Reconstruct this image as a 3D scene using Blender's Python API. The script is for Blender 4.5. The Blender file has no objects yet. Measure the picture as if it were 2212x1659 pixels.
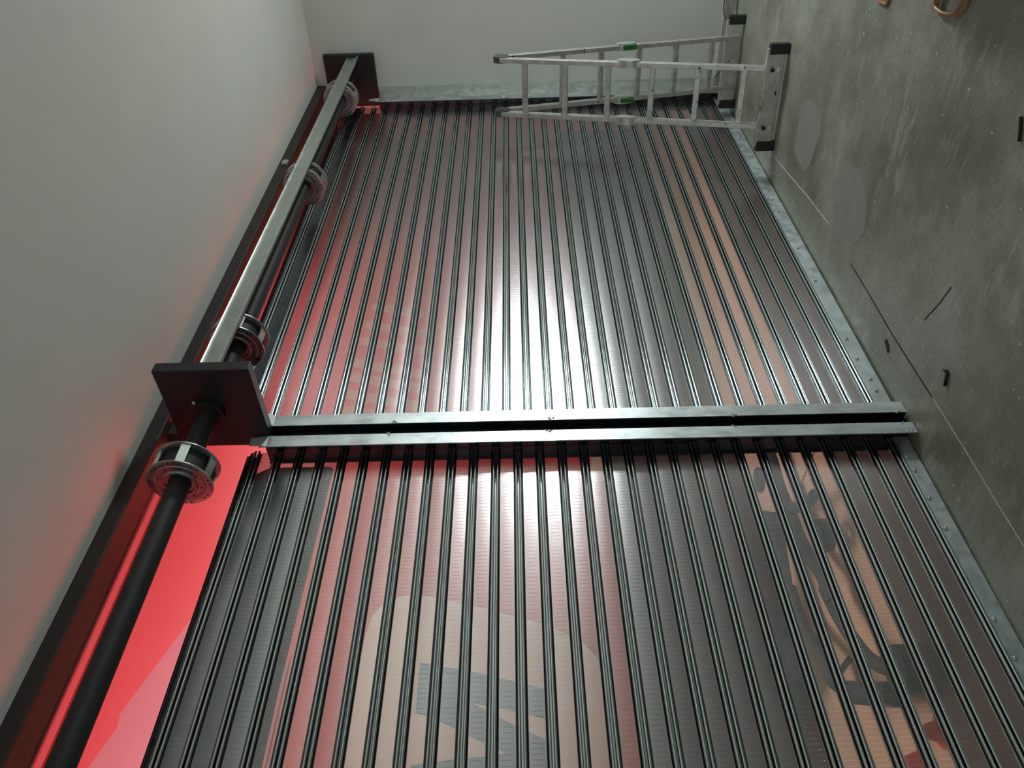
import bpy, bmesh, math, random
from mathutils import Matrix, Vector
random.seed(7)
S = 1.25                       # survey units -> metres
scene = bpy.context.scene
COL = scene.collection

# ---------------------------------------------------------------- camera
cam_d = bpy.data.cameras.new('camera')
cam_d.sensor_width = 36.0
cam_d.lens = 1661.0 / 2212.0 * 36.0
cam_d.clip_start = 0.02
cam = bpy.data.objects.new('camera', cam_d)
COL.objects.link(cam)
R = Matrix(((-0.00587, 0.661334, -0.750069), (0.025307, -0.749743, -0.661245), (-0.999662, -0.022864, -0.012335)))
M4 = R.to_4x4()
M4.translation = Vector((0.0, -1.9858, 1.3839)) * S
cam.matrix_world = M4
scene.camera = cam

# ---------------------------------------------------------------- world, lights, exposure
scene.view_settings.view_transform = 'Standard'
scene.view_settings.look = 'None'
scene.view_settings.exposure = 0.0
scene.view_settings.gamma = 1.0
scene.view_settings.use_curve_mapping = False
world = bpy.data.worlds.new('world')
scene.world = world
world.use_nodes = True
world.node_tree.nodes['Background'].inputs[0].default_value = (0.80, 0.85, 0.85, 1)
world.node_tree.nodes['Background'].inputs[1].default_value = 0.02

def area(name, loc, target, sx, sy, power, color=(1, 1, 1), spread=180):
    l = bpy.data.lights.new(name, 'AREA')
    l.shape = 'RECTANGLE'
    l.size = sx * S
    l.size_y = sy * S
    l.energy = power
    l.color = color
    l.spread = math.radians(spread)
    o = bpy.data.objects.new(name, l)
    COL.objects.link(o)
    o.location = Vector(loc) * S
    d = (Vector(target) - Vector(loc)).normalized()
    o.rotation_euler = d.to_track_quat('-Z', 'Y').to_euler()
    return o

area('work_lamp', (4.88, -2.6, 1.36), (2.6, 0.0, 0.5), 0.38, 0.28, 62, (0.93, 1.0, 0.99), 160)
area('room_lamp', (-2.5, -1.7, 1.7), (3.0, -1.2, 1.5), 1.6, 1.2, 31, (0.93, 1.0, 0.96))
area('back_wall_fill', (3.4, -2.1, 2.60), (3.4, -3.3, 2.05), 2.6, 0.2, 24, (0.95, 1.0, 0.98), 110)  # added fill on the back wall, brightens the reflections in the slats
area('mall_lamp_near', (1.4, 0.50, 3.42), (1.4, 1.7, 2.6), 3.4, 0.18, 42, (1.0, 0.96, 0.93), 160)
area('mall_lamp_far', (4.6, 0.55, 3.42), (4.6, 1.7, 2.2), 2.6, 0.18, 38, (1.0, 0.96, 0.93), 160)

area('passage_floor_fill', (2.4, 1.05, 3.4), (2.4, 1.05, 0.0), 5.5, 0.15, 17, (1.0, 0.96, 0.92), 46)  # added fill that lifts the tan passage floor
area('recess_fill', (2.0, 1.2, 4.15), (2.0, 1.6, 3.5), 5.0, 0.1, 7, (1.0, 0.96, 0.93), 170)  # added weak fill for the recess above the red ledge
area('red_glow_fill', (1.5, 0.40, 2.15), (1.5, -0.1, 2.75), 2.8, 0.30, 4.5, (1.0, 0.10, 0.08), 150)  # added red fill, tints the room ceiling above the near shutter
area('red_glow_fill', (3.6, 0.50, 2.12), (3.6, -0.12, 2.72), 3.2, 0.55, 15, (1.0, 0.10, 0.08), 120)  # second added red fill, for the ceiling glow above the far shutter

# ---------------------------------------------------------------- material helpers
def new_mat(name):
    m = bpy.data.materials.new(name)
    m.use_nodes = True
    nt = m.node_tree
    b = nt.nodes['Principled BSDF']
    return m, nt, b

def noise(nt, scale, detail=5, rough=0.6, vec=None, stretch=None):
    tc = nt.nodes.new('ShaderNodeTexCoord')
    v = tc.outputs['Object']
    if stretch:
        mp = nt.nodes.new('ShaderNodeMapping')
        mp.inputs['Scale'].default_value = stretch[:3]
        if len(stretch) > 3:
            mp.inputs['Rotation'].default_value = (0, 0, stretch[3])
        nt.links.new(v, mp.inputs['Vector'])
        v = mp.outputs['Vector']
    n = nt.nodes.new('ShaderNodeTexNoise')
    n.inputs['Scale'].default_value = scale
    n.inputs['Detail'].default_value = detail
    n.inputs['Roughness'].default_value = rough
    nt.links.new(v, n.inputs['Vector'])
    return n.outputs['Fac']

def ramp(nt, fac, stops):
    r = nt.nodes.new('ShaderNodeValToRGB')
    e = r.color_ramp.elements
    while len(e) < len(stops):
        e.new(0.5)
    for i, (p, c) in enumerate(stops):
        e[i].position = p
        e[i].color = (c[0], c[1], c[2], 1) if hasattr(c, '__len__') else (c, c, c, 1)
    nt.links.new(fac, r.inputs['Fac'])
    return r.outputs['Color']

def mixc(nt, fac, a, b, mode='MIX'):
    m = nt.nodes.new('ShaderNodeMix')
    m.data_type = 'RGBA'
    m.blend_type = mode
    if isinstance(fac, float):
        m.inputs[0].default_value = fac
    else:
        nt.links.new(fac, m.inputs[0])
    for s, k in ((a, 6), (b, 7)):
        if isinstance(s, tuple):
            m.inputs[k].default_value = (s[0], s[1], s[2], 1)
        else:
            nt.links.new(s, m.inputs[k])
    return m.outputs[2]

def math_n(nt, op, a, b=None, c=None):
    m = nt.nodes.new('ShaderNodeMath')
    m.operation = op
    for i, s in enumerate((a, b, c)):
        if s is None:
            continue
        if isinstance(s, (int, float)):
            m.inputs[i].default_value = s
        else:
            nt.links.new(s, m.inputs[i])
    return m.outputs[0]

def bump(nt, b, h, strength, dist):
    bp = nt.nodes.new('ShaderNodeBump')
    bp.inputs['Strength'].default_value = strength
    bp.inputs['Distance'].default_value = dist
    nt.links.new(h, bp.inputs['Height'])
    nt.links.new(bp.outputs['Normal'], b.inputs['Normal'])

def plain(name, col, rough=0.5, metal=0.0, var=0.15, scale=9.0, bmp=0.0, coat=0.0):
    m, nt, b = new_mat(name)
    f = noise(nt, scale)
    c2 = tuple(min(1, x * (1 + var)) for x in col)
    c1 = tuple(x * (1 - var) for x in col)
    nt.links.new(ramp(nt, f, [(0.3, c1), (0.7, c2)]), b.inputs['Base Color'])
    b.inputs['Roughness'].default_value = rough
    b.inputs['Metallic'].default_value = metal
    b.inputs['Coat Weight'].default_value = coat
    if bmp:
        bump(nt, b, noise(nt, scale * 12), bmp, 0.002)
    return m

MAT = {}
MAT['wall'] = plain('white_wall_paint', (0.66, 0.69, 0.66), 0.7, 0, 0.03, 3, 0.08)
MAT['ceiling'] = plain('white_ceiling_paint', (0.70, 0.71, 0.67), 0.8, 0, 0.02, 3)
MAT['skirt'] = plain('grey_skirting_paint', (0.46, 0.45, 0.44), 0.6, 0, 0.05, 5)
MAT['beam'] = plain('dark_brown_steel_paint', (0.018, 0.013, 0.011), 0.55, 0.0, 0.3, 14)
MAT['black_paint'] = plain('black_plate_paint', (0.010, 0.009, 0.011), 0.5, 0.0, 0.15, 14)
MAT['pipe'] = plain('matt_black_pipe', (0.012, 0.012, 0.014), 0.6, 0.0, 0.3, 20)
MAT['rubber'] = plain('black_rubber', (0.015, 0.015, 0.015), 0.6, 0, 0.2, 20)
MAT['cap'] = plain('grey_plastic_cap', (0.07, 0.07, 0.07), 0.5, 0, 0.2, 20)
MAT['green'] = plain('green_plastic', (0.03, 0.16, 0.035), 0.45, 0, 0.15, 20)
MAT['copper'] = plain('orange_brown_cable_sheath', (0.36, 0.17, 0.10), 0.45, 0, 0.2, 20)
MAT['dark_cable'] = plain('dark_brown_cable_sheath', (0.10, 0.055, 0.035), 0.5, 0, 0.2, 20)
MAT['red_wall'] = plain('red_hoarding_paint', (0.70, 0.052, 0.060), 0.42, 0, 0.04, 2)
MAT['pink'] = plain('pale_pink_patch', (0.60, 0.13, 0.16), 0.4, 0, 0.04, 2)
MAT['faint_tan'] = plain('worn_tan_lettering', (0.66, 0.24, 0.17), 0.6, 0, 0.10, 6)
MAT['tan_sign'] = plain('tan_sign_face', (0.82, 0.52, 0.38), 0.6, 0, 0.03, 2)
MAT['sign_dark'] = plain('slate_grey_lettering', (0.10, 0.11, 0.14), 0.6, 0, 0.05, 2)
MAT['tan_floor'] = plain('tan_floor_finish', (0.84, 0.52, 0.34), 0.5, 0, 0.08, 2.2)
MAT['plinth'] = plain('dark_plum_plinth', (0.075, 0.045, 0.05), 0.5, 0, 0.15, 3)
MAT['strip_brown'] = plain('brown_floor_strip', (0.11, 0.05, 0.042), 0.9, 0, 0.25, 6)
MAT['cart'] = plain('dark_slate_cart_paint', (0.05, 0.055, 0.065), 0.5, 0, 0.2, 9)
MAT['chrome'] = plain('chrome', (0.8, 0.8, 0.8), 0.12, 1, 0.05, 9)
MAT['yellow'] = plain('yellow_tape', (0.85, 0.62, 0.02), 0.5, 0, 0.05, 9)
MAT['red_plastic'] = plain('bright_red_plastic', (0.75, 0.03, 0.015), 0.4, 0, 0.05, 9)
MAT['grey_sheet'] = plain('dark_grey_plastic', (0.085, 0.088, 0.082), 0.5, 0, 0.12, 3)
MAT['sheet_shine'] = plain('pale_corner_shine', (0.6, 0.62, 0.62), 0.25, 0.3, 0.15, 30)
MAT['screw'] = plain('blackened_steel', (0.01, 0.01, 0.01), 0.4, 0.3, 0.2, 30)
MAT['blocker'] = plain('dark_blocker_plastic', (0.03, 0.03, 0.035), 0.5, 0, 0.2, 9)
MAT['chalk'] = plain('pale_scribed_line', (0.5, 0.5, 0.46), 0.8, 0, 0.3, 60)
MAT['crack'] = plain('dark_crack', (0.015, 0.015, 0.013), 0.9, 0, 0.3, 60)

def galvanised(name, col, rough, scale=7.0, var=0.12, stretch=None):
    m, nt, b = new_mat(name)
    f = noise(nt, scale, 6, 0.65, stretch=stretch)
    c1 = tuple(x * (1 - var) for x in col)
    c2 = tuple(min(1, x * (1 + var)) for x in col)
    nt.links.new(ramp(nt, f, [(0.35, c1), (0.65, c2)]), b.inputs['Base Color'])
    b.inputs['Metallic'].default_value = 1.0
    rr = ramp(nt, noise(nt, scale * 3, 4, 0.6, stretch=stretch), [(0.3, rough * 0.75), (0.7, rough * 1.3)])
    nt.links.new(rr, b.inputs['Roughness'])
    return m
MAT['slat'] = plain('galvanised_slat', (0.56, 0.61, 0.62), 0.15, 1.0, 0.03, 3)
MAT['rail'] = galvanised('mill_steel_rail', (0.60, 0.65, 0.66), 0.40, 9, 0.24, (1.0, 1.0, 0.45))
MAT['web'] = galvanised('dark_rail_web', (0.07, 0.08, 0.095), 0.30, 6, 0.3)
MAT['channel'] = galvanised('dull_galvanised_channel', (0.52, 0.56, 0.53), 0.36, 6, 0.10)
MAT['bar'] = galvanised('zinc_bottom_bar', (0.62, 0.69, 0.71), 0.5, 6, 0.14)
MAT['alu'] = galvanised('scuffed_aluminium', (0.60, 0.61, 0.58), 0.42, 14, 0.16)
MAT['bolt'] = plain('zinc_bolt', (0.5, 0.52, 0.53), 0.28, 0.7, 0.1, 20)
MAT['ear'] = plain('bright_bent_zinc', (0.55, 0.58, 0.58), 0.35, 0.5, 0.1, 20)
MAT['drum'] = galvanised('pressed_zinc_drum', (0.42, 0.42, 0.43), 0.33, 8, 0.12)
MAT['solid_slat'] = galvanised('unperforated_slat', (0.10, 0.13, 0.14), 0.30, 5, 0.10)

def alu_marks():
    m = MAT['alu']
    nt = m.node_tree
    b = nt.nodes['Principled BSDF']
    old = b.inputs['Base Color'].links[0].from_socket
    f = noise(nt, 24, 3, 0.5, stretch=(1, 1, 2.2))
    mask = ramp(nt, f, [(0.66, 0.0), (0.70, 1.0)])
    nt.links.new(mixc(nt, mask, old, (0.02, 0.02, 0.02)), b.inputs['Base Color'])
    inv = math_n(nt, 'SUBTRACT', 0.85, math_n(nt, 'MULTIPLY', mask, 0.8))
    nt.links.new(inv, b.inputs['Metallic'])
alu_marks()

def perforated():
    m, nt, b = new_mat('micro_perforated_sheet')
    tc = nt.nodes.new('ShaderNodeTexCoord')
    sp = nt.nodes.new('ShaderNodeSeparateXYZ')
    nt.links.new(tc.outputs['Object'], sp.inputs[0])
    p = 2 * math.pi / (0.0036 * S)
    sx = math_n(nt, 'SINE', math_n(nt, 'MULTIPLY', sp.outputs['X'], p))
    sz = math_n(nt, 'SINE', math_n(nt, 'MULTIPLY', sp.outputs['Z'], p))
    holes = math_n(nt, 'MULTIPLY', sx, sz)
    mr = nt.nodes.new('ShaderNodeMapRange')
    mr.inputs['From Min'].default_value = -0.7
    mr.inputs['From Max'].default_value = 0.7
    mr.inputs['To Min'].default_value = 0.18
    mr.inputs['To Max'].default_value = 0.56
    nt.links.new(holes, mr.inputs['Value'])
    # rows of pressed dashes across the middle of each sheet
    px = math.pi / (0.0140 * S)
    row = math_n(nt, 'GREATER_THAN', math_n(nt, 'ABSOLUTE', math_n(nt, 'SINE', math_n(nt, 'MULTIPLY', sp.outputs['X'], px))), 0.975)
    zc = math_n(nt, 'ABSOLUTE', math_n(nt, 'ADD', sp.outputs['Z'], 0.0395 * S))
    inside = math_n(nt, 'LESS_THAN', zc, 0.0145 * S)
    grain = noise(nt, 330, 2, 0.6)
    dots = math_n(nt, 'GREATER_THAN', grain, 0.46)
    dash = math_n(nt, 'MULTIPLY', math_n(nt, 'MULTIPLY', row, inside), dots)
    tfac = math_n(nt, 'ADD', mr.outputs['Result'], math_n(nt, 'MULTIPLY', dash, 0.30))
    hgt = math_n(nt, 'SUBTRACT', math_n(nt, 'MULTIPLY', grain, 0.8), math_n(nt, 'MULTIPLY', dash, 0.3))
    bump(nt, b, hgt, 0.42, 0.0012)
    b.inputs['Base Color'].default_value = (0.60, 0.61, 0.62, 1)
    b.inputs['Metallic'].default_value = 1.0
    b.inputs['Roughness'].default_value = 0.26
    tr = nt.nodes.new('ShaderNodeBsdfTransparent')
    mx = nt.nodes.new('ShaderNodeMixShader')
    out = nt.nodes['Material Output']
    nt.links.new(tfac, mx.inputs[0])
    nt.links.new(b.outputs[0], mx.inputs[1])
    nt.links.new(tr.outputs[0], mx.inputs[2])
    nt.links.new(mx.outputs[0], out.inputs['Surface'])
    return m
MAT['perf'] = perforated()

def concrete():
    m, nt, b = new_mat('worn_concrete')
    big = noise(nt, 1.1, 6, 0.62)
    mid = noise(nt, 5.5, 8, 0.7)
    fine = noise(nt, 60, 3, 0.6)
    c = ramp(nt, big, [(0.34, (0.155, 0.157, 0.112)), (0.50, (0.225, 0.228, 0.182)), (0.66, (0.33, 0.34, 0.30))])
    c = mixc(nt, 0.55, c, ramp(nt, mid, [(0.30, (0.45, 0.45, 0.40)), (0.55, (0.85, 0.86, 0.82)), (0.75, (1.25, 1.27, 1.22))]), 'MULTIPLY')
    c = mixc(nt, 0.35, c, ramp(nt, fine, [(0.3, 0.5), (0.7, 1.3)]), 'MULTIPLY')
    # pale trowel scuffs running across the slab
    s1 = noise(nt, 7.0, 6, 0.75, stretch=(2.2, 0.45, 1, 0.25))
    patch = ramp(nt, noise(nt, 1.7, 3, 0.5), [(0.42, 0.0), (0.60, 1.0)])
    sc = math_n(nt, 'MULTIPLY', ramp(nt, s1, [(0.52, 0.0), (0.68, 0.85)]), patch)
    c = mixc(nt, sc, c, (0.34, 0.36, 0.32))
    # white paint specks and dark pits
    sp = noise(nt, 34, 2, 0.5)
    c = mixc(nt, ramp(nt, sp, [(0.70, 0.0), (0.73, 0.8)]), c, (0.52, 0.53, 0.48))
    pt = noise(nt, 41, 2, 0.5)
    c = mixc(nt, ramp(nt, pt, [(0.24, 0.9), (0.27, 0.0)]), c, (0.035, 0.035, 0.028))
    nt.links.new(c, b.inputs['Base Color'])
    nt.links.new(ramp(nt, mid, [(0.3, 0.40), (0.7, 0.62)]), b.inputs['Roughness'])
    bump(nt, b, mid, 0.22, 0.006)
    return m
MAT['concrete'] = concrete()
MAT['patch'] = plain('smooth_cement_patch', (0.21, 0.215, 0.185), 0.55, 0, 0.10, 12)

# ---------------------------------------------------------------- mesh builder (survey units, world coordinates)
class MB:
    def __init__(self):
        self.v, self.f, self.s = [], [], []
    def add(self, verts, faces, smooth=False):
        n = len(self.v)
        self.v += [tuple(p) for p in verts]
        self.f += [tuple(i + n for i in fc) for fc in faces]
        self.s += [smooth] * len(faces)
        return self
    def box(self, x0, x1, y0, y1, z0, z1):
        v = [(x, y, z) for x in (x0, x1) for y in (y0, y1) for z in (z0, z1)]
        return self.add(v, [(0, 1, 3, 2), (4, 6, 7, 5), (0, 4, 5, 1), (2, 3, 7, 6), (0, 2, 6, 4), (1, 5, 7, 3)])
    def obox(self, c, ax, h):
        a = [Vector(k) for k in ax]
        c = Vector(c)
        v = [c + a[0] * h[0] * i + a[1] * h[1] * j + a[2] * h[2] * k for i in (-1, 1) for j in (-1, 1) for k in (-1, 1)]
        return self.add(v, [(0, 1, 3, 2), (4, 6, 7, 5), (0, 4, 5, 1), (2, 3, 7, 6), (0, 2, 6, 4), (1, 5, 7, 3)])
    def beam(self, p, q, side, w, t):
        """rectangular bar from p to q; w along 'side', t across"""
        p, q = Vector(p), Vector(q)
        d = (q - p)
        L = d.length
        d.normalize()
        sd = Vector(side)
        sd = (sd - d * sd.dot(d)).normalized()
        return self.obox((p + q) / 2, (d, sd, d.cross(sd)), (L / 2, w / 2, t / 2))
    def prism(self, poly, axis, a0, a1, smooth=False):
        """polygon given in the two other axes, extruded along axis"""
        n = len(poly)
        def put(p, a):
            if axis == 0: return (a, p[0], p[1])
            if axis == 1: return (p[0], a, p[1])
            return (p[0], p[1], a)
        v = [put(p, a0) for p in poly] + [put(p, a1) for p in poly]
        k = len(self.v)
        self.add(v, [(i, (i + 1) % n, n + (i + 1) % n, n + i) for i in range(n)], smooth)
        self.add([], [])
        self.f += [tuple(k + i for i in range(n)), tuple(k + n + i for i in reversed(range(n)))]
        self.s += [False, False]
        return self
    def tube(self, pts, r, seg=10, closed=False):
        pts = [Vector(p) for p in pts]
        rings = []
        up = None
        n = len(pts)
        for i, p in enumerate(pts):
            d = (pts[min(i + 1, n - 1)] - pts[max(i - 1, 0)]).normalized()
            if up is None:
                up = Vector((0, 0, 1)) if abs(d.z) < 0.9 else Vector((1, 0, 0))
            a = (up - d * up.dot(d)).normalized()
            up = a
            b = d.cross(a)
            rings.append([p + a * r * math.cos(t) + b * r * math.sin(t) for t in [2 * math.pi * k / seg for k in range(seg)]])
        v = [q for ring in rings for q in ring]
        fs = [(i * seg + k, i * seg + (k + 1) % seg, (i + 1) * seg + (k + 1) % seg, (i + 1) * seg + k) for i in range(n - 1) for k in range(seg)]
        k0 = len(self.v)
        self.add(v, fs, True)
        self.f += [tuple(k0 + k for k in reversed(range(seg))), tuple(k0 + (n - 1) * seg + k for k in range(seg))]
        self.s += [False, False]
        return self
    def lathe(self, prof, c, axis=0, seg=40):
        """prof: list of (along, radius); closed profile turned about axis through c"""
        n = len(prof)
        v = []
        for k in range(seg):
            t = 2 * math.pi * k / seg
            for a, r in prof:
                o = [0, 0, 0]
                o[axis] = a
                o[(axis + 1) % 3] = r * math.cos(t)
                o[(axis + 2) % 3] = r * math.sin(t)
                v.append((c[0] + o[0], c[1] + o[1], c[2] + o[2]))
        fs = [(k * n + i, k * n + (i + 1) % n, ((k + 1) % seg) * n + (i + 1) % n, ((k + 1) % seg) * n + i) for k in range(seg) for i in range(n)]
        return self.add(v, fs, True)
    def dome(self, c, d, r, h, seg=10, rings=4):
        c, d = Vector(c), Vector(d).normalized()
        a = d.orthogonal().normalized()
        b = d.cross(a)
        v = []
        for i in range(rings):
            t = math.pi / 2 * i / rings
            for k in range(seg):
                p = 2 * math.pi * k / seg
                v.append(c + (a * math.cos(p) + b * math.sin(p)) * r * math.cos(t) + d * h * math.sin(t))
        v.append(c + d * h)
        fs = [(i * seg + k, i * seg + (k + 1) % seg, (i + 1) * seg + (k + 1) % seg, (i + 1) * seg + k) for i in range(rings - 1) for k in range(seg)]
        fs += [((rings - 1) * seg + k, (rings - 1) * seg + (k + 1) % seg, rings * seg) for k in range(seg)]
        fs.append(tuple(reversed(range(seg))))
        return self.add(v, fs, True)
    def build(self, name, mat, parent=None, origin=None, bevel=0.0, fix=True, autosmooth=True):
        if parent is not None:
            o0 = Vector(parent['_org'])
        elif origin is not None:
            o0 = Vector(origin)
        else:
            xs, ys, zs = zip(*self.v)
            o0 = Vector(((min(xs) + max(xs)) / 2, (min(ys) + max(ys)) / 2, min(zs)))
        me = bpy.data.meshes.new(name)
        me.from_pydata([tuple((Vector(p) - o0) * S) for p in self.v], [], self.f)
        me.polygons.foreach_set('use_smooth', self.s)
        if fix:
            bm = bmesh.new()
            bm.from_mesh(me)
            bmesh.ops.recalc_face_normals(bm, faces=bm.faces)
            if bevel:
                bmesh.ops.bevel(bm, geom=list(bm.edges), offset=bevel * S, segments=2, affect='EDGES', profile=0.5)
            if autosmooth:
                for e in bm.edges:
                    if len(e.link_faces) == 2 and e.calc_face_angle(0) > math.radians(40):
                        e.smooth = False
            bm.to_mesh(me)
            bm.free()
        me.materials.append(MAT[mat])
        o = bpy.data.objects.new(name, me)
        COL.objects.link(o)
        if parent is not None:
            o.parent = parent
        else:
            o.location = o0 * S
        o['_org'] = tuple(o0)
        return o

def thing(name, org, label, cat, group=None):
    o = bpy.data.objects.new(name, None)
    o.empty_display_size = 0.1
    COL.objects.link(o)
    o.location = Vector(org) * S
    o['_org'] = tuple(org)
    return tag(o, label, cat, group)

def tag(o, label, cat, group=None):
    o['label'] = label
    o['category'] = cat
    if group:
        o['group'] = group
    return o

def struct(o, label=None):
    o['kind'] = 'structure'
    return o

# ---------------------------------------------------------------- room shell
XW, ZC = 5.22, 2.71
fl = struct(MB().box(-2.6, XW + 0.1, -3.3, 0.05, -0.12, 0.0).build('floor', 'concrete', origin=(0, 0, 0)))
struct(MB().box(-2.6, XW + 0.1, -3.3, -0.06, ZC, ZC + 0.12).build('ceiling', 'ceiling'))
struct(MB().box(XW, XW + 0.1, -3.3, 0.10, 0.0, ZC).build('wall_far', 'wall'))
struct(MB().box(-2.6, XW + 0.1, -3.4, -3.3, 0.0, ZC).build('wall_back', 'wall'))
struct(MB().box(-2.7, -2.6, -3.3, 0.10, 0.0, ZC).build('wall_near', 'wall'))
struct(MB().box(-2.6, -1.25, -0.02, 0.10, 0.0, ZC - 0.06).build('wall_front', 'wall'))
struct(MB().box(XW - 0.012, XW, -3.2, -0.09, 0.0, 0.045).build('baseboard_far', 'skirt'))
# painted steel lintel carrying the ceiling edge over both shutters
lint = MB()
lint.box(-2.6, XW, -0.10, 0.0, ZC - 0.055, ZC + 0.03)
struct(lint.build('trim_1', 'beam', bevel=0.004))
lt = MB().box(-2.6, XW, 0.0, 0.012, ZC - 0.055, ZC + 0.06)
struct(lt.build('trim_2', 'beam'))
# short hanger brackets under the lintel
hg = MB().box(1.955, 2.02, -0.06, 0.0, 2.60, ZC - 0.055).build('lintel_bracket', 'beam')
tag(hg, 'dark steel bracket under the lintel behind the middle end plate', 'bracket')
hg2 = MB().box(5.12, XW - 0.002, -0.05, 0.0, 2.635, ZC - 0.055).build('wooden_block', 'tan_floor')
tag(hg2, 'small brown wooden block at the far end of the lintel', 'block')
clip = MB().box(4.02, 4.07, -0.112, -0.1, ZC - 0.05, ZC - 0.02).build('lintel_clip', 'bolt')
tag(clip, 'small bright metal clip on the dark lintel edge', 'clip')

# floor joint and repairs (part of the slab surface)
def strip(pts, w, z=0.0008):
    b = MB()
    for (x0, y0), (x1, y1) in zip(pts[:-1], pts[1:]):
        d = Vector((x1 - x0, y1 - y0, 0)).normalized()
        n = Vector((-d.y, d.x, 0)) * w / 2
        p, q = Vector((x0, y0, 0.0)), Vector((x1, y1, 0.0))
        t = Vector((0, 0, z))
        b.add([p - n, p + n, q + n, q - n, p - n + t, p + n + t, q + n + t, q - n + t],
              [(4, 5, 6, 7), (0, 1, 5, 4), (1, 2, 6, 5), (2, 3, 7, 6), (3, 0, 4, 7)])
    return b
strip([(3.96, -0.128), (3.662, -0.16), (3.329, -0.197), (3.033, -0.221)], 0.006).build('scribed_line', 'chalk', fl)
strip([(2.727, -0.206), (2.496, -0.203), (2.27, -0.196), (2.077, -0.198), (1.913, -0.201)], 0.0055).build('floor_crack', 'crack', fl)
strip([(1.90, -0.202), (1.645, -0.203), (1.461, -0.2), (1.295, -0.201), (0.9, -0.2)], 0.004).build('scribed_line', 'chalk', fl)
strip([(2.045, -0.554), (2.068, -0.474), (2.11, -0.377)], 0.005).build('floor_crack', 'crack', fl)
strip([(2.288, -0.146), (2.265, -0.143), (2.24, -0.125)], 0.022).build('floor_pit', 'crack', fl)
strip([(4.95, -0.66), (5.0, -0.60)], 0.004).build('scribed_line', 'chalk', fl)
for poly in ([(3.63, -0.555), (3.504, -0.58), (3.407, -0.571), (3.364, -0.49), (3.378, -0.436), (3.395, -0.33), (3.434, -0.273), (3.542, -0.272), (3.636, -0.289), (3.663, -0.468)],
             [(2.985, -0.525), (2.883, -0.544), (2.811, -0.52), (2.739, -0.456), (2.697, -0.377), (2.748, -0.282), (2.9, -0.235), (3.0, -0.26), (3.104, -0.386)]):
    MB().prism(poly, 2, 0.0, 0.0006).build('cement_patch', 'patch', fl)

# ---------------------------------------------------------------- outside: mall passage in front of the shutters
struct(MB().box(-3, 8.5, 0.085, 2.6, -0.12, -0.012).build('floor_outside', 'tan_floor'))
wl = MB()
wl.box(-3, 8.5, 1.70, 1.95, -0.012, 3.66)
struct(wl.build('wall_outside', 'red_wall'))
struct(MB().box(-3, 8.5, 1.66, 2.05, 3.66, 3.695).build('trim_3', 'red_wall', bevel=0.003))
struct(MB().box(-3, 8.5, 2.05, 2.15, 3.60, 4.6).build('wall_outside_upper', 'red_wall'))
struct(MB().box(-3, 8.5, 0.02, 2.15, 4.2, 4.3).build('ceiling_outside', 'beam'))
struct(MB().box(-3, 8.5, 0.02, 0.10, 2.86, 4.2).build('wall_bulkhead', 'beam'))
struct(MB().box(-3, 8.5, 1.675, 1.70, -0.012, 0.87).build('trim_4', 'plinth'))
struct(MB().box(8.5, 8.6, 0.0, 2.15, 0.0, 4.2).build('wall_passage_end', 'red_wall'))

sg = thing('wall_sign', (1.75, 1.68, 0.99), 'tan rounded square sign with slate grey strokes on the red wall behind the near shutter', 'sign')
outline = [(1.15, 2.262), (1.499, 2.263), (1.852, 2.263), (2.169, 2.237), (2.292, 2.221), (2.368, 2.163), (2.413, 2.065), (2.41, 1.937), (2.321, 1.604), (2.217, 1.282), (2.132, 1.116), (2.026, 1.028), (1.876, 0.996), (1.668, 0.989), (1.15, 0.99)]
MB().prism(outline, 1, 1.68, 1.70).build('sign_face', 'tan_sign', sg)
dark = [(2.012, 1.936), (1.998, 1.849), (1.981, 1.788), (1.968, 1.705), (1.951, 1.645), (1.933, 1.567), (1.913, 1.497), (1.896, 1.424), (1.875, 1.358), (1.851, 1.276), (1.697, 1.277), (1.35, 1.281), (1.35, 1.934), (1.748, 1.936)]
MB().prism(dark, 1, 1.674, 1.68).build('sign_stroke', 'sign_dark', sg)
wedge = [(1.787, 1.648), (1.769, 1.569), (1.739, 1.426), (1.697, 1.276), (1.593, 1.276), (1.636, 1.365), (1.668, 1.427), (1.705, 1.504)]
MB().prism(wedge, 1, 1.668, 1.674).build('sign_counter', 'tan_sign', sg)
tri = [(1.748, 1.937), (1.718, 1.851), (1.692, 1.793), (1.652, 1.71), (1.62, 1.65), (1.581, 1.566), (1.546, 1.497), (1.537, 1.565), (1.532, 1.647), (1.518, 1.796), (1.5, 1.937)]
MB().prism(tri, 1, 1.668, 1.674).build('sign_counter', 'tan_sign', sg)

pk = MB().prism([(2.322, 3.202), (1.783, 3.399), (1.714, 3.389), (1.522, 3.453), (1.2, 3.47), (1.2, 2.62), (2.05, 2.62), (2.30, 2.9)], 1, 1.692, 1.70).build('wall_patch', 'pink')  # thin paler plate on the red wall
tag(pk, 'pale pink patch on the red wall seen above the near shutter', 'film')

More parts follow.
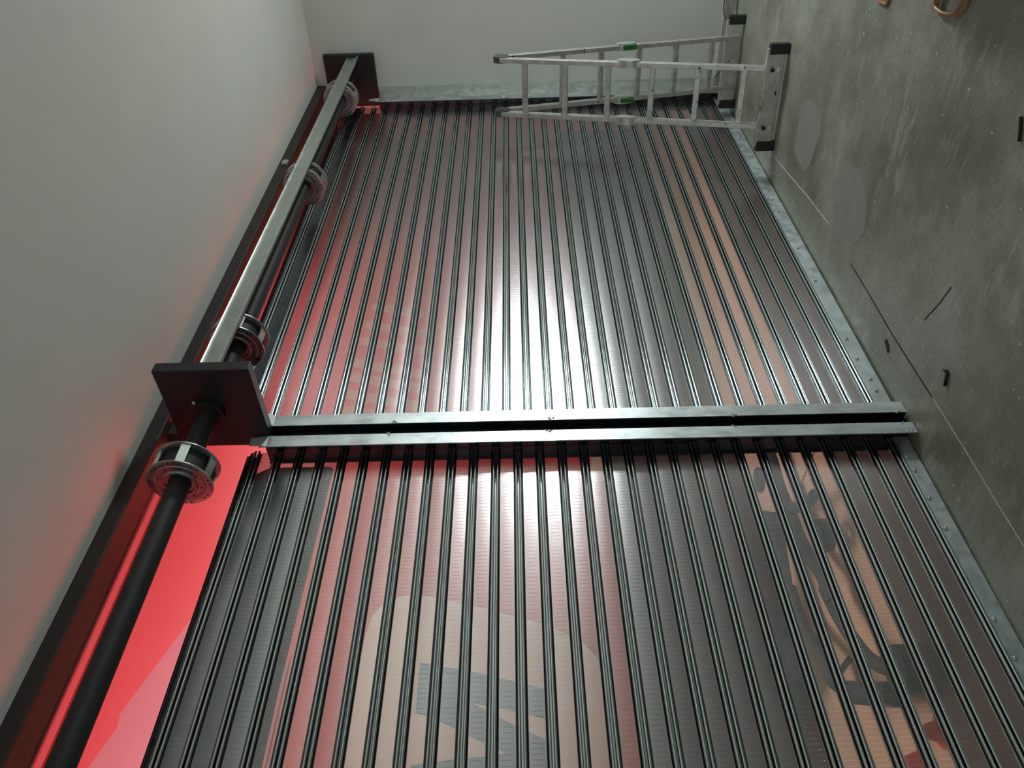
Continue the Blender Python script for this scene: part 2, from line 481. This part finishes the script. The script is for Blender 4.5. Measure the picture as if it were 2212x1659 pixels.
bars = [((3.931, 2.619), (3.794, 2.109)), ((4.096, 2.618), (3.946, 2.074)), ((4.289, 2.62), (4.138, 2.089)), ((4.448, 2.612), (4.3, 2.102)), ((4.711, 2.586), (4.572, 2.124)), ((4.92, 2.577), (4.785, 2.141)), ((5.171, 2.553), (5.046, 2.162))]
lettering = thing('wall_lettering', (4.4, 1.69, 2.0), 'row of slanted tan rounded bars on the red wall behind the far shutter', 'sign')
for (x0, z0), (x1, z1) in bars:
    w = 0.05
    poly = [(x0 + w * math.cos(t) , z0 + w * math.sin(t)) for t in [math.pi * k / 8 for k in range(9)]] + [(x1 - w, z1), (x1 + w, z1)]
    MB().prism(poly, 1, 1.69, 1.70).build('letter_bar', 'faint_tan', lettering)
bl = MB().prism([(3.517, 0.941), (3.515, 0.866), (3.37, 0.843), (3.213, 0.871), (3.20, 0.93), (3.273, 0.957)], 1, 1.665, 1.675).build('wall_badge', 'tan_sign')
tag(bl, 'small tan badge low on the red wall beside the middle post', 'badge')

mt = MB().box(-1.2, 5.9, 0.12, 0.62, -0.012, 0.004).build('dark_floor_strip', 'strip_brown')  # stands in for the darker floor close to the shutters
tag(mt, 'long dark brown strip on the passage floor along both shutters', 'strip')
gs = thing('grey_sheet', (0.4, 0.06, 2.07), 'dark grey plastic sheet hanging outside behind the top slats of the near shutter', 'sheet')
MB().prism([(-0.9, 2.345), (-0.9, 2.082), (0.862, 2.08), (1.037, 2.082), (1.875, 2.068), (1.886, 2.075), (1.890, 2.12), (1.890, 2.30), (1.86, 2.345)], 1, 0.058, 0.062).build('sheet', 'grey_sheet', gs)
MB().prism([(1.888, 2.10), (1.885, 2.076), (1.825, 2.078), (1.83, 2.10)], 1, 0.055, 0.058).build('corner_shine', 'sheet_shine', gs)  # pale plate stands in for the shine on the sheet corner

# dark hand cart parked in the passage
ct = thing('hand_cart', (2.0, 1.0, 0.0), 'dark slate hand cart with bent tube frame and wire basket seen through the near shutter', 'cart')
def flat(pts, z):
    return [(x, y, z) for x, y in pts]
def smooth_path(pts, n=5):
    out = []
    P = [Vector(p) for p in pts]
    for i in range(len(P) - 1):
        p0, p1, p2, p3 = P[max(i - 1, 0)], P[i], P[i + 1], P[min(i + 2, len(P) - 1)]
        for k in range(n):
            t = k / n
            out.append(0.5 * ((2 * p1) + (p2 - p0) * t + (2 * p0 - 5 * p1 + 4 * p2 - p3) * t * t + (3 * p1 - p0 - 3 * p2 + p3) * t ** 3))
    out.append(P[-1])
    return out
for pts, r in (([(2.849, 0.967), (2.675, 0.973), (2.553, 0.993), (2.424, 0.983), (2.336, 0.972), (2.226, 0.972), (2.072, 0.926), (1.953, 0.871), (1.803, 0.86)], 0.032),
               ([(2.471, 1.032), (2.333, 0.893), (2.247, 0.755), (2.215, 0.654)], 0.026),
               ([(2.137, 1.259), (1.934, 1.262), (1.712, 1.128), (1.599, 1.129), (1.485, 1.007), (1.395, 0.862)], 0.030),
               ([(1.894, 0.895), (1.772, 0.87), (1.616, 0.814), (1.489, 0.745), (1.397, 0.646), (1.328, 0.542)], 0.028),
               ([(1.485, 1.007), (1.40, 0.85), (1.295, 0.647)], 0.045)):
    MB().tube(smooth_path(flat(pts, 0.10)), r, 10).build('frame_tube', 'cart', ct)
for (x, y), r in (((2.048, 0.732), 0.072), ((1.317, 0.521), 0.085)):
    w = MB().lathe([(-0.02, 0.02), (-0.02, r * 0.7), (-0.03, r * 0.75), (-0.03, r * 0.95), (-0.02, r), (0.02, r), (0.03, r * 0.95), (0.03, r * 0.75), (0.02, r * 0.7), (0.02, 0.02)], (x, y, 0.10), 2, 28).build('wheel', 'rubber', ct)
ring = [(2.791 + 0.06 * math.cos(t), 1.214 + 0.05 * math.sin(t), 0.10) for t in [2 * math.pi * k / 20 for k in range(21)]]
MB().tube(ring, 0.016, 8).build('tube_loop', 'cart', ct)
MB().tube([(1.56, 1.02, 0.12), (1.542, 0.859, 0.12)], 0.014, 10).build('axle_rod', 'chrome', ct)
def grid_panel(c4, nu, nv, r, name):
    b = MB()
    a, bb, c, d = [Vector((x, y, 0.10)) for x, y in c4]
    for i in range(nu + 1):
        t = i / nu
        b.tube([a.lerp(d, t), bb.lerp(c, t)], r, 5)
    for i in range(nv + 1):
        t = i / nv
        b.tube([a.lerp(bb, t), d.lerp(c, t)], r, 5)
    b.build(name, 'cart', ct)
grid_panel([(2.649, 1.308), (2.459, 1.093), (1.99, 1.307), (1.961, 1.509)], 22, 7, 0.006, 'wire_basket')
grid_panel([(2.254, 1.56), (2.178, 1.401), (1.735, 1.46), (1.748, 1.599)], 24, 7, 0.006, 'wire_basket')
yl = strip([(2.141, 1.851 - 0.2), (1.878, 1.66), (1.674, 1.665), (1.40, 1.675)], 0.02, 0.004)
yo = yl.build('floor_tape', 'yellow')
yo.location.z -= 0.012 * S
tag(yo, 'thin yellow tape line at the foot of the red wall', 'tape')
for x, y, lab in ((1.146, 0.608, 'upper red plastic cone cap lying on the passage floor by the brown strip'), (1.142, 0.832, 'lower red plastic cone cap on the tan passage floor near the cart')):
    rc = MB().lathe([(0.0, 0.002), (0.0, 0.055), (0.012, 0.055), (0.012, 0.04), (0.075, 0.018), (0.08, 0.002)], (x, y, -0.012 if y > 0.65 else 0.004), 2, 20).build('cone_cap', 'red_plastic')
    tag(rc, lab, 'cap', 'red caps outside')
tb = MB().prism([(5.779, 0.66), (4.804, 0.90), (3.786, 1.60), (2.6, 1.60), (2.526, 0.64), (3.394, 0.64), (4.491, 0.64)], 2, -0.012, 0.0).build('floor_board', 'tan_sign')
tag(tb, 'pale tan board lying on the passage floor behind the far shutter', 'board')

# ---------------------------------------------------------------- shutter curtains
def arc(cz, cy, r, a0, a1, n):
    return [(cz + r * math.cos(math.radians(a0 + (a1 - a0) * k / n)), cy + r * math.sin(math.radians(a0 + (a1 - a0) * k / n))) for k in range(n + 1)]
def joint_profile():
    """(z, y) front outline of the rolled interlock, from top to bottom; y<0 is towards the room"""
    def ridge(c):
        return [(c + 0.0046 * math.cos(math.radians(a)), 0.0012 - 0.0052 * math.sin(math.radians(a))) for a in range(0, 181, 15)]
    p = [(0.0174, 0.0058), (0.0163, 0.0046), (0.0117, 0.0125)]
    p += ridge(0.0070)
    p += [(0.0023, 0.028), (-0.0023, 0.028)]
    p += ridge(-0.0070)
    p += [(-0.0117, 0.0125), (-0.0163, 0.0046), (-0.0174, 0.0058)]
    return p
def slat_mesh(x0, x1):
    pr = joint_profile()
    poly = [(y, z) for z, y in pr] + [(0.0070, -0.0174), (0.0155, -0.0120), (0.030, -0.0085), (0.030, 0.0085), (0.0155, 0.0120), (0.0070, 0.0174)]
    return MB().prism(poly, 0, x0, x1, True)
def panel_mesh(x0, x1, pitch):
    zt, zb = -0.0165, -(pitch - 0.0160)
    b = MB()
    n = 6
    v = []
    for k in range(n + 1):
        t = k / n
        z = zt + (zb - zt) * t
        y = 0.0058 - 0.0005 * math.sin(math.pi * t)
        v += [(x0, y, z), (x1, y, z)]
    return b.add(v, [(2 * k, 2 * k + 1, 2 * k + 3, 2 * k + 2) for k in range(n)], True)

def curtain(label, x0, x1, y0, ztop, pitch, n, solid_top, bolts, bar_z, xalt, rise=0.02):
    cur = thing('roller_shutter_curtain', ((x0 + x1) / 2, y0, 0.012), label, 'roller shutter')
    org = Vector(cur['_org'])
    xm = (x0 + x1) / 2
    zero = {'_org': (xm, 0, 0)}
    protos = []
    for alt in (0, 1):
        a = slat_mesh(x0, x1 - (xalt if alt else 0)).build('slat', 'slat', None, (xm, 0, 0))
        p = panel_mesh(x0, x1, pitch).build('perforated_panel', 'perf', None, (xm, 0, 0), fix=False)
        q = panel_mesh(x0, x1, pitch).build('solid_panel', 'solid_slat', None, (xm, 0, 0), fix=False)
        protos.append((a, p, q))
    for k in range(n):
        a, p, q = protos[k % 2]
        s = a.copy()
        COL.objects.link(s)
        s.name = 'slat'
        s.parent = cur
        z = ztop - pitch * k
        s.location = Vector((0, 0, z - org.z)) * S
        last = (k == n - 1)
        if not last:
            src = q if k < solid_top else p
            c = src.copy()
            COL.objects.link(c)
            c.parent = s
            c.location = Vector((0, random.uniform(-0.0006, 0.0006), 0)) * S
            c.rotation_euler = (math.radians(random.uniform(-2.4, 2.4)), 0, math.radians(random.uniform(-0.12, 0.12)))
            # rotate about the middle of the panel
            mid = Vector((0, 0.0058, -pitch / 2)) * S
            c.location += mid - c.rotation_euler.to_matrix() @ mid
    for a, p, q in protos:
        for o in (a, p, q):
            bpy.data.objects.remove(o)
    te = MB()
    tp = [(y0 + 0.006 + rise * math.sin(math.radians(a)) * 0.9, ztop + 0.0175 + rise * (1 - math.cos(math.radians(a))) + 0.006) for a in range(0, 91, 15)]
    te.prism([(y0 + 0.006, ztop + 0.0175)] + tp + [(y + 0.002, z + 0.002) for y, z in reversed(tp)] + [(y0 + 0.0085, ztop + 0.0175)], 0, x0, x1, True)
    te.build('top_edge', 'solid_slat', cur)
    zl = ztop - pitch * (n - 1)
    bb = MB()
    bb.prism([(y0 - 0.006, bar_z), (y0 - 0.006, zl - 0.012), (y0 + 0.008, zl - 0.012), (y0 + 0.008, bar_z + 0.006), (y0 + 0.03, bar_z + 0.006), (y0 + 0.03, bar_z)], 0, x0, x1)
    bar = bb.build('bottom_bar', 'bar', cur)
    for x, z in bolts:
        bo = MB()
        bo.prism([(x + 0.0095 * math.cos(t), z + 0.0095 * math.sin(t)) for t in [2 * math.pi * k / 16 for k in range(16)]], 1, y0 - 0.008, y0 - 0.006)
        bo.dome((x, y0 - 0.008, z), (0, -1, 0), 0.0065, 0.006)
        b = bo.build('bolt', 'bolt', bar)
    return cur

far_bolts = [(x, 0.05 if x > 2.3 else 0.042) for x in (2.158, 2.225, 2.349, 2.476, 2.9, 3.18, 3.533, 3.661, 4.3, 4.42)]
near_bolts = [(x, 0.046) for x in (1.838, 1.773, 1.649, 1.525, 1.2, 1.08)]
curtain('far roller shutter curtain of perforated galvanised slats, beyond the middle post', 2.008, 5.085, 0.0, 2.483, 0.08, 31, 1, far_bolts, 0.008, 0.0, 0.034)
curtain('near roller shutter curtain of perforated galvanised slats, closest to the viewer', -1.15, 1.936, 0.02, 2.346, 0.0786, 30, 0, near_bolts, 0.006, 0.004)

# ---------------------------------------------------------------- guide rails
def u_rail(name, xw, xo, label, z1):
    """channel with web at xw, flanges reaching to xo"""
    d = 1 if xo > xw else -1
    t = 0.004
    y0, y1 = -0.05, 0.08
    g = thing(name, ((xw + xo) / 2, 0.015, 0.0), label, 'guide rail')
    MB().prism([(xw, y0), (xo, y0), (xo, y0 + t), (xw, y0 + t)], 2, 0.004, z1).build('front_flange', 'rail', g)
    MB().prism([(xw, y0 + t), (xw + d * t, y0 + t), (xw + d * t, y1 - t), (xw + d * 0.014, y1 - t), (xw + d * 0.014, y1), (xw, y1)], 2, 0.004, z1).build('channel_web', 'web', g)  # darker colour here puts the shade inside the channel into the web
    return g, d
gf, _ = u_rail('guide_rail', 1.996, 2.050, 'steel guide rail on the far side of the middle post', 2.315)
gn, _ = u_rail('guide_rail', 1.944, 1.892, 'steel guide rail on the near side of the middle post, beside the red opening', 2.315)
gw, _ = u_rail('guide_rail', 5.102, 5.045, 'grey guide rail with weld burns fixed along the white far wall', 2.29)
# bent lead-in ears at the rail tops
def ear(g, x0, x1, spread):
    b = MB()
    z0, z1, z2 = 2.29, 2.318, 2.345
    y = -0.051
    b.add([(x0, y, z0), (x1, y, z0), (x1 + spread * 0.4, y - 0.006, z1), (x0 - 0.0, y - 0.006, z1),
           (x1 + spread, y - 0.012, z2), (x0 + spread * 0.3, y - 0.012, z2)],
          [(0, 1, 2, 3), (3, 2, 4, 5)])
    b.v += [(p[0], p[1] + 0.004, p[2]) for p in b.v]
    b.f += [tuple(i + 6 for i in reversed(f)) for f in b.f] + [(0, 6, 7, 1), (1, 7, 8, 2), (2, 8, 10, 4), (4, 10, 11, 5), (5, 11, 9, 3), (3, 9, 6, 0)]
    b.s += [False] * (len(b.f) - len(b.s))
    b.build('lead_in_ear', 'ear', g)
ear(gf, 1.998, 2.050, 0.012)
ear(gn, 1.892, 1.942, -0.018)
ear(gw, 5.045, 5.10, -0.05)
def weld(g, c, r, d=(0, -1, 0)):
    b = MB()
    for k in range(5):
        a = random.uniform(-1, 1)
        b.dome((c[0] + random.uniform(-1, 1) * r, c[1], c[2] + a * r * 1.6), d, r * random.uniform(0.5, 0.8), r * random.uniform(0.4, 0.7), 8, 3)
    b.build('weld_bead', 'bolt', g)
for z in (1.85, 1.28, 0.62, 0.03):
    weld(gf, (1.999, -0.05, z), 0.007)
    weld(gn, (1.941, -0.05, z + 0.01), 0.006)
weld(gn, (1.90, -0.05, 0.03), 0.006)
for z in (2.24, 1.86, 1.46, 1.30, 1.0):
    weld(gw, (5.07, -0.051, z), 0.012)
MB().prism([(5.102, -0.05), (XW - 0.001, -0.082), (XW - 0.001, -0.078), (5.102, -0.046)], 2, 0.05, 2.29).build('closing_strip', 'channel', gw)

post = MB().box(1.945, 1.995, -0.018, 0.075, 0.0, 2.286).build('middle_post', 'web')
tag(post, 'dark recessed steel post between the two middle guide rails', 'post')

# ---------------------------------------------------------------- end plates
def end_plate(x0, x1, y0, y1, z0, z1, label):
    g = thing('end_plate', ((x0 + x1) / 2, (y0 + y1) / 2, z0), label, 'end plate')
    MB().box(x0, x1, y0, y1, z0, z1).build('plate', 'black_paint', g, bevel=0.003)
    return g
ep = end_plate(1.946, 1.990, -0.362, -0.004, 2.288, 2.612, 'big black square end plate on top of the middle post')
ep2 = end_plate(5.177, XW - 0.002, -0.308, 0.03, 2.302, 2.632, 'black square end plate fixed to the white far wall')
MB().dome((1.926, -0.235, 2.50), (-1, 0, 0), 0.007, 0.006).build('stud', 'bolt', ep)

# ---------------------------------------------------------------- shafts and drums
AY, AZ = -0.18, 2.465
def shaft(x0, x1, drums, label):
    g = thing('shutter_shaft', ((x0 + x1) / 2, AY, AZ - 0.105), label, 'shaft')
    r = 0.034
    MB().lathe([(x0, 0.026), (x0, r), (x1, r), (x1, 0.026)], (0, AY, AZ), 0, 28).build('shaft_tube', 'pipe', g)
    MB().lathe([(x1 - 0.02, 0.0345), (x1 - 0.02, 0.052), (x1, 0.052), (x1, 0.0345)], (0, AY, AZ), 0, 28).build('bearing_collar', 'pipe', g)
    for xd in drums:
        org = g['_org']
        R0 = 0.103
        body = MB().lathe([(xd + 0.004, 0.036), (xd + 0.004, 0.082), (xd + 0.076, 0.082), (xd + 0.076, 0.036)], (0, AY, AZ), 0, 40).build('spring_drum', 'pipe', g)
        for xs, sgn in ((xd, -1), (xd + 0.08, 1)):
            a, b = (xs - 0.002, xs + 0.002)
            f = xs - 0.002 if sgn < 0 else xs + 0.002
            prof = [(a, 0.0355), (a, 0.044)]
            if sgn < 0:
                prof += [(a - 0.006, 0.047), (a - 0.006, 0.052), (a, 0.056), (a, 0.072), (a - 0.003, 0.074), (a - 0.003, 0.078), (a, 0.080)]
            prof += [(a, R0 - 0.002), (a + 0.001, R0), (b, R0), (b, 0.0355)]
            dm = MB().lathe(prof, (0, AY, AZ), 0, 56)
            nf = len(dm.f)
            if sgn < 0:
                for ang in range(0, 360, 45):
                    for dr, da in ((0.092, 6), (0.092, -6), (0.066, 20)):
                        t = math.radians(ang + da)
                        cy, cz = AY + dr * math.cos(t), AZ + dr * math.sin(t)
                        dm.prism([(cy + 0.0036 * math.cos(u), cz + 0.0036 * math.sin(u)) for u in [2 * math.pi * k / 10 for k in range(10)]], 0, a - 0.0006, a + 0.0006)
            dd = dm.build('drum_disc', 'drum', body)
            dd.data.materials.append(MAT['rubber'])
            for pl in dd.data.polygons:
                if pl.index >= nf:
                    pl.material_index = 1
        for ang in (15, 75, 135, 195, 255, 315):
            t = math.radians(ang)
            c = (xd + 0.04, AY + 0.094 * math.cos(t), AZ + 0.094 * math.sin(t))
            ax = ((1, 0, 0), (0, -math.sin(t), math.cos(t)), (0, math.cos(t), math.sin(t)))
            MB().obox(c, ax, (0.038, 0.014, 0.003)).build('drum_spacer', 'channel', body)
    return g
shaft(-0.9, 1.945, [1.615], 'black bare shaft with one spring drum above the near shutter, against the red wall')
sf = shaft(1.991, 5.174, [2.295, 3.60, 4.74], 'black shaft with three spring drums and a strapped galvanised slat above the far shutter')

# galvanised starter channel lying on the far drums
ch = sf
cx0, cx1 = 1.994, 5.172
nrm = Vector((0, -1.0, 0.12)).normalized()      # outward from the shaft
tan = Vector((0, 0.12, 1.0)).normalized()
prof = [(-0.042, -0.004), (-0.042, 0.006), (-0.038, 0.011), (-0.033, 0.011), (-0.029, 0.003), (0.023, 0.003), (0.027, 0.009), (0.031, 0.012), (0.036, 0.009), (0.039, 0.004), (0.042, -0.004)]
prof2 = [(a, b - 0.003) for a, b in reversed(prof[1:-1])]
n = len(prof) + len(prof2)
cb = MB()
vv = []
for xx, cz in ((cx0, 2.470), (cx1, 2.437)):
    for a, b in prof + prof2:
        p = Vector((xx, -0.290, cz)) + tan * a + nrm * b
        vv.append(p)
cb.add(vv, [(k, (k + 1) % n, n + (k + 1) % n, n + k) for k in range(n)], True)
cb.f += [tuple(range(n)), tuple(reversed(range(n, 2 * n)))]
cb.s += [False, False]
cb = cb.build('starter_slat', 'channel', ch)
cb['label'] = 'long dull galvanised starter slat strapped along the drums'
for xd in (2.335, 3.64, 4.78):
    path = []
    for a in range(150, -61, -14):
        t = math.radians(a + 30)
        path.append((xd, AY + 0.107 * math.cos(t), AZ + 0.107 * math.sin(t)))
    b = MB()
    wv = Vector((0.012, 0, 0))
    for k, p in enumerate(path):
        p = Vector(p)
        n = (p - Vector((xd, AY, AZ))).normalized() * 0.0015
        b.add([p - wv, p + wv, p + wv + n, p - wv + n], [])
    for k in range(len(path) - 1):
        i, j = 4 * k, 4 * k + 4
        b.f += [(i, i + 1, j + 1, j), (i + 3, j + 3, j + 2, i + 2), (i + 1, i + 2, j + 2, j + 1), (i, j, j + 3, i + 3)]
        b.s += [True] * 4
    b.build('strap', 'channel', ch)

# ---------------------------------------------------------------- ladder
U = Vector((0.9918, 0.1276, 0)); V = Vector((-0.1276, 0.9918, 0)); LC = Vector((4.405, -0.365, 0)); ZV = Vector((0, 0, 1))
def LP(a, b, z):
    return LC + U * a + V * b + ZV * z
ld = thing('folding_ladder', tuple(LC), 'open aluminium folding ladder standing on the concrete by the far wall', 'ladder')
def leg_u(t):
    return 0.43 - 0.40 * t
for sg_ in (-1, 1):
    for b in (-0.145, 0.145):
        p, q = LP(sg_ * leg_u(0), b, 0.03), LP(sg_ * leg_u(1), b, 1.46)
        MB().beam(p, q, tuple(U), 0.046, 0.024).build('stile', 'alu', ld, bevel=0.002)
    for t in (0.115, 0.272, 0.432, 0.592, 0.752, 0.906):
        c0, c1 = LP(sg_ * leg_u(t), -0.135, 0.03 + 1.43 * t), LP(sg_ * leg_u(t), 0.135, 0.03 + 1.43 * t)
        dv = (LP(sg_ * leg_u(1), 0, 1.46) - LP(sg_ * leg_u(0), 0, 0.03)).normalized()
        MB().beam(c0, c1, tuple(dv), 0.030, 0.022).build('rung', 'alu', ld, bevel=0.003)
    # hinge locks half-way up
    zl = 0.775 if sg_ < 0 else 0.73
    tl = (zl - 0.03) / 1.43
    for b in (-0.145, 0.145):
        sd = -1 if b < 0 else 1
        c = LP(sg_ * leg_u(tl), b + sd * 0.004, zl)
        hl = MB()
        n = 22
        ring = []
        ax = (LP(sg_ * leg_u(1), 0, 1.46) - LP(sg_ * leg_u(0), 0, 0.03)).normalized()
        ay = ax.cross(V).normalized()
        pts = [c + (ax * 0.062 * math.cos(2 * math.pi * k / n) + ay * 0.036 * math.sin(2 * math.pi * k / n)) for k in range(n)]
        lo = [p - V * 0.019 for p in pts]
        hi = [p + V * 0.019 for p in pts]
        hl.add(lo + hi, [(k, (k + 1) % n, n + (k + 1) % n, n + k) for k in range(n)], True)
        hl.f += [tuple(range(n)), tuple(reversed(range(n, 2 * n)))]
        hl.s += [False, False]
        h = hl.build('hinge_lock', 'alu', ld, bevel=0)
        MB().obox(c + V * sd * (-0.0) - ay * (0.034 * sg_ * -1) * 0 + ax * -0.02 + U * (-sg_ * 0.036), (ax, V, U), (0.042, 0.012, 0.010)).build('release_lever', 'green', h, bevel=0.002)
    # wide stabiliser bar with rubber ends
    fb = MB().obox(LP(sg_ * 0.435, 0, 0.062), (U, V, ZV), (0.014, 0.245, 0.046)).build('foot_bar', 'alu', ld, bevel=0.003)
    for b in (-1, 1):
        MB().obox(LP(sg_ * 0.435, b * 0.243, 0.049), (U, V, ZV), (0.022, 0.026, 0.0495)).build('rubber_foot', 'rubber', fb, bevel=0.006)
    for b in (-0.145, 0.145):
        MB().dome(LP(sg_ * 0.435 - 0.0255 if sg_ < 0 else 0.435 - 0.0255, b, 0.075), tuple(-U), 0.011, 0.008).build('fixing_bolt', 'screw', fb)
for b in (-0.145, 0.145):
    hp = MB()
    n = 24
    pts = [LP(0.05 * math.cos(t), b, 1.455 + 0.045 * math.sin(t)) for t in [2 * math.pi * k / n for k in range(n)]]
    lo = [p - V * 0.016 for p in pts]
    hi = [p + V * 0.016 for p in pts]
    hp.add(lo + hi, [(k, (k + 1) % n, n + (k + 1) % n, n + k) for k in range(n)], True)
    hp.f += [tuple(range(n)), tuple(reversed(range(n, 2 * n)))]
    hp.s += [False, False]
    hp.build('apex_hinge', 'cap', ld)

# ---------------------------------------------------------------- cables and litter on the floor
def cable(name, pts, r, mat, label):
    o = MB().tube(smooth_path(pts, 6), r, 8).build(name, mat)
    return tag(o, label, 'cable')
cable('cable', [(5.203, -0.70, 0.06), (5.203, -0.62, 0.055), (5.20, -0.576, 0.054), (5.197, -0.539, 0.056), (5.192, -0.495, 0.05), (5.17, -0.454, 0.03), (5.16, -0.384, 0.012), (5.15, -0.30, 0.006), (5.17, -0.204, 0.010), (5.195, -0.13, 0.02), (5.20, -0.095, 0.045)], 0.004, 'dark_cable', 'thin brown cable along the skirting behind the ladder foot')
cable('cable', [(5.12, -0.80, 0.005), (5.11, -0.66, 0.005), (5.08, -0.58, 0.005), (5.05, -0.50, 0.005)], 0.0035, 'dark_cable', 'thin dark cable on the floor running under the far ladder foot')
cable('cable', [(2.68, -1.42, 0.008), (2.675, -1.34, 0.008), (2.671, -1.24, 0.008), (2.672, -1.223, 0.009), (2.655, -1.211, 0.010), (2.621, -1.208, 0.010), (2.582, -1.215, 0.010), (2.545, -1.228, 0.010), (2.521, -1.245, 0.009), (2.508, -1.265, 0.008), (2.505, -1.30, 0.008), (2.52, -1.38, 0.008), (2.58, -1.43, 0.0085), (2.64, -1.38, 0.017), (2.665, -1.28, 0.020), (2.67, -1.228, 0.020), (2.63, -1.219, 0.020), (2.58, -1.224, 0.020), (2.53, -1.245, 0.020), (2.515, -1.30, 0.018), (2.52, -1.41, 0.017)], 0.0055, 'copper', 'loop of orange brown cable on the concrete near the dark corner')
cable('cable', [(3.20, -1.30, 0.006), (3.14, -1.16, 0.006), (3.132, -1.122, 0.006), (3.101, -1.119, 0.006), (3.069, -1.124, 0.006), (3.042, -1.141, 0.006), (3.04, -1.30, 0.006)], 0.0055, 'copper', 'smaller orange brown cable loop between the ladder and the larger loop')

sc1 = MB().tube([(2.048, -1.11, 0.005), (2.03, -1.085, 0.005), (2.014, -1.058, 0.005)], 0.0045, 8)
sc1.dome((2.014, -1.058, 0.0055), (-0.5, 0.85, 0), 0.0055, 0.004)
sc1 = sc1.build('screw', 'screw')
tag(sc1, 'thin black screw lying on the open concrete at the frame edge', 'screw')
sc2 = MB().tube([(1.881, -0.333, 0.006), (1.867, -0.29, 0.006)], 0.0055, 8)
sc2.tube([(1.884, -0.343, 0.006), (1.881, -0.333, 0.006)], 0.003, 8)
sc2 = sc2.build('drill_bit', 'screw')
tag(sc2, 'short black stub lying on the concrete beside the middle post', 'bit')
sc3 = MB().obox((1.903, -0.323, 0.003), (Vector((0.9, 0.4, 0)), Vector((-0.4, 0.9, 0)), ZV), (0.008, 0.004, 0.003)).dome((1.896, -0.328, 0.002), (0, 0, 1), 0.004, 0.004).build('plastic_chip', 'screw')
tag(sc3, 'tiny black chip just beyond the black stub', 'debris')

# unseen case added only to cast a shadow into the corner of the view
tc_ = thing('shadow_blocker', (2.64, -1.65, 0.0), 'dark unseen box added to shade the corner of the concrete', 'shadow blocker')
MB().box(2.28, 3.00, -1.80, -1.49, 0.0, 0.24).build('blocker_body', 'blocker', tc_, bevel=0.012)
MB().box(2.27, 3.01, -1.81, -1.48, 0.242, 0.29).build('blocker_lid', 'blocker', tc_, bevel=0.012)
MB().tube([(2.53, -1.65, 0.29), (2.54, -1.65, 0.34), (2.74, -1.65, 0.34), (2.75, -1.65, 0.29)], 0.012, 8).build('blocker_handle', 'rubber', tc_)

for o in list(bpy.data.objects):
    if '_org' in o:
        del o['_org']
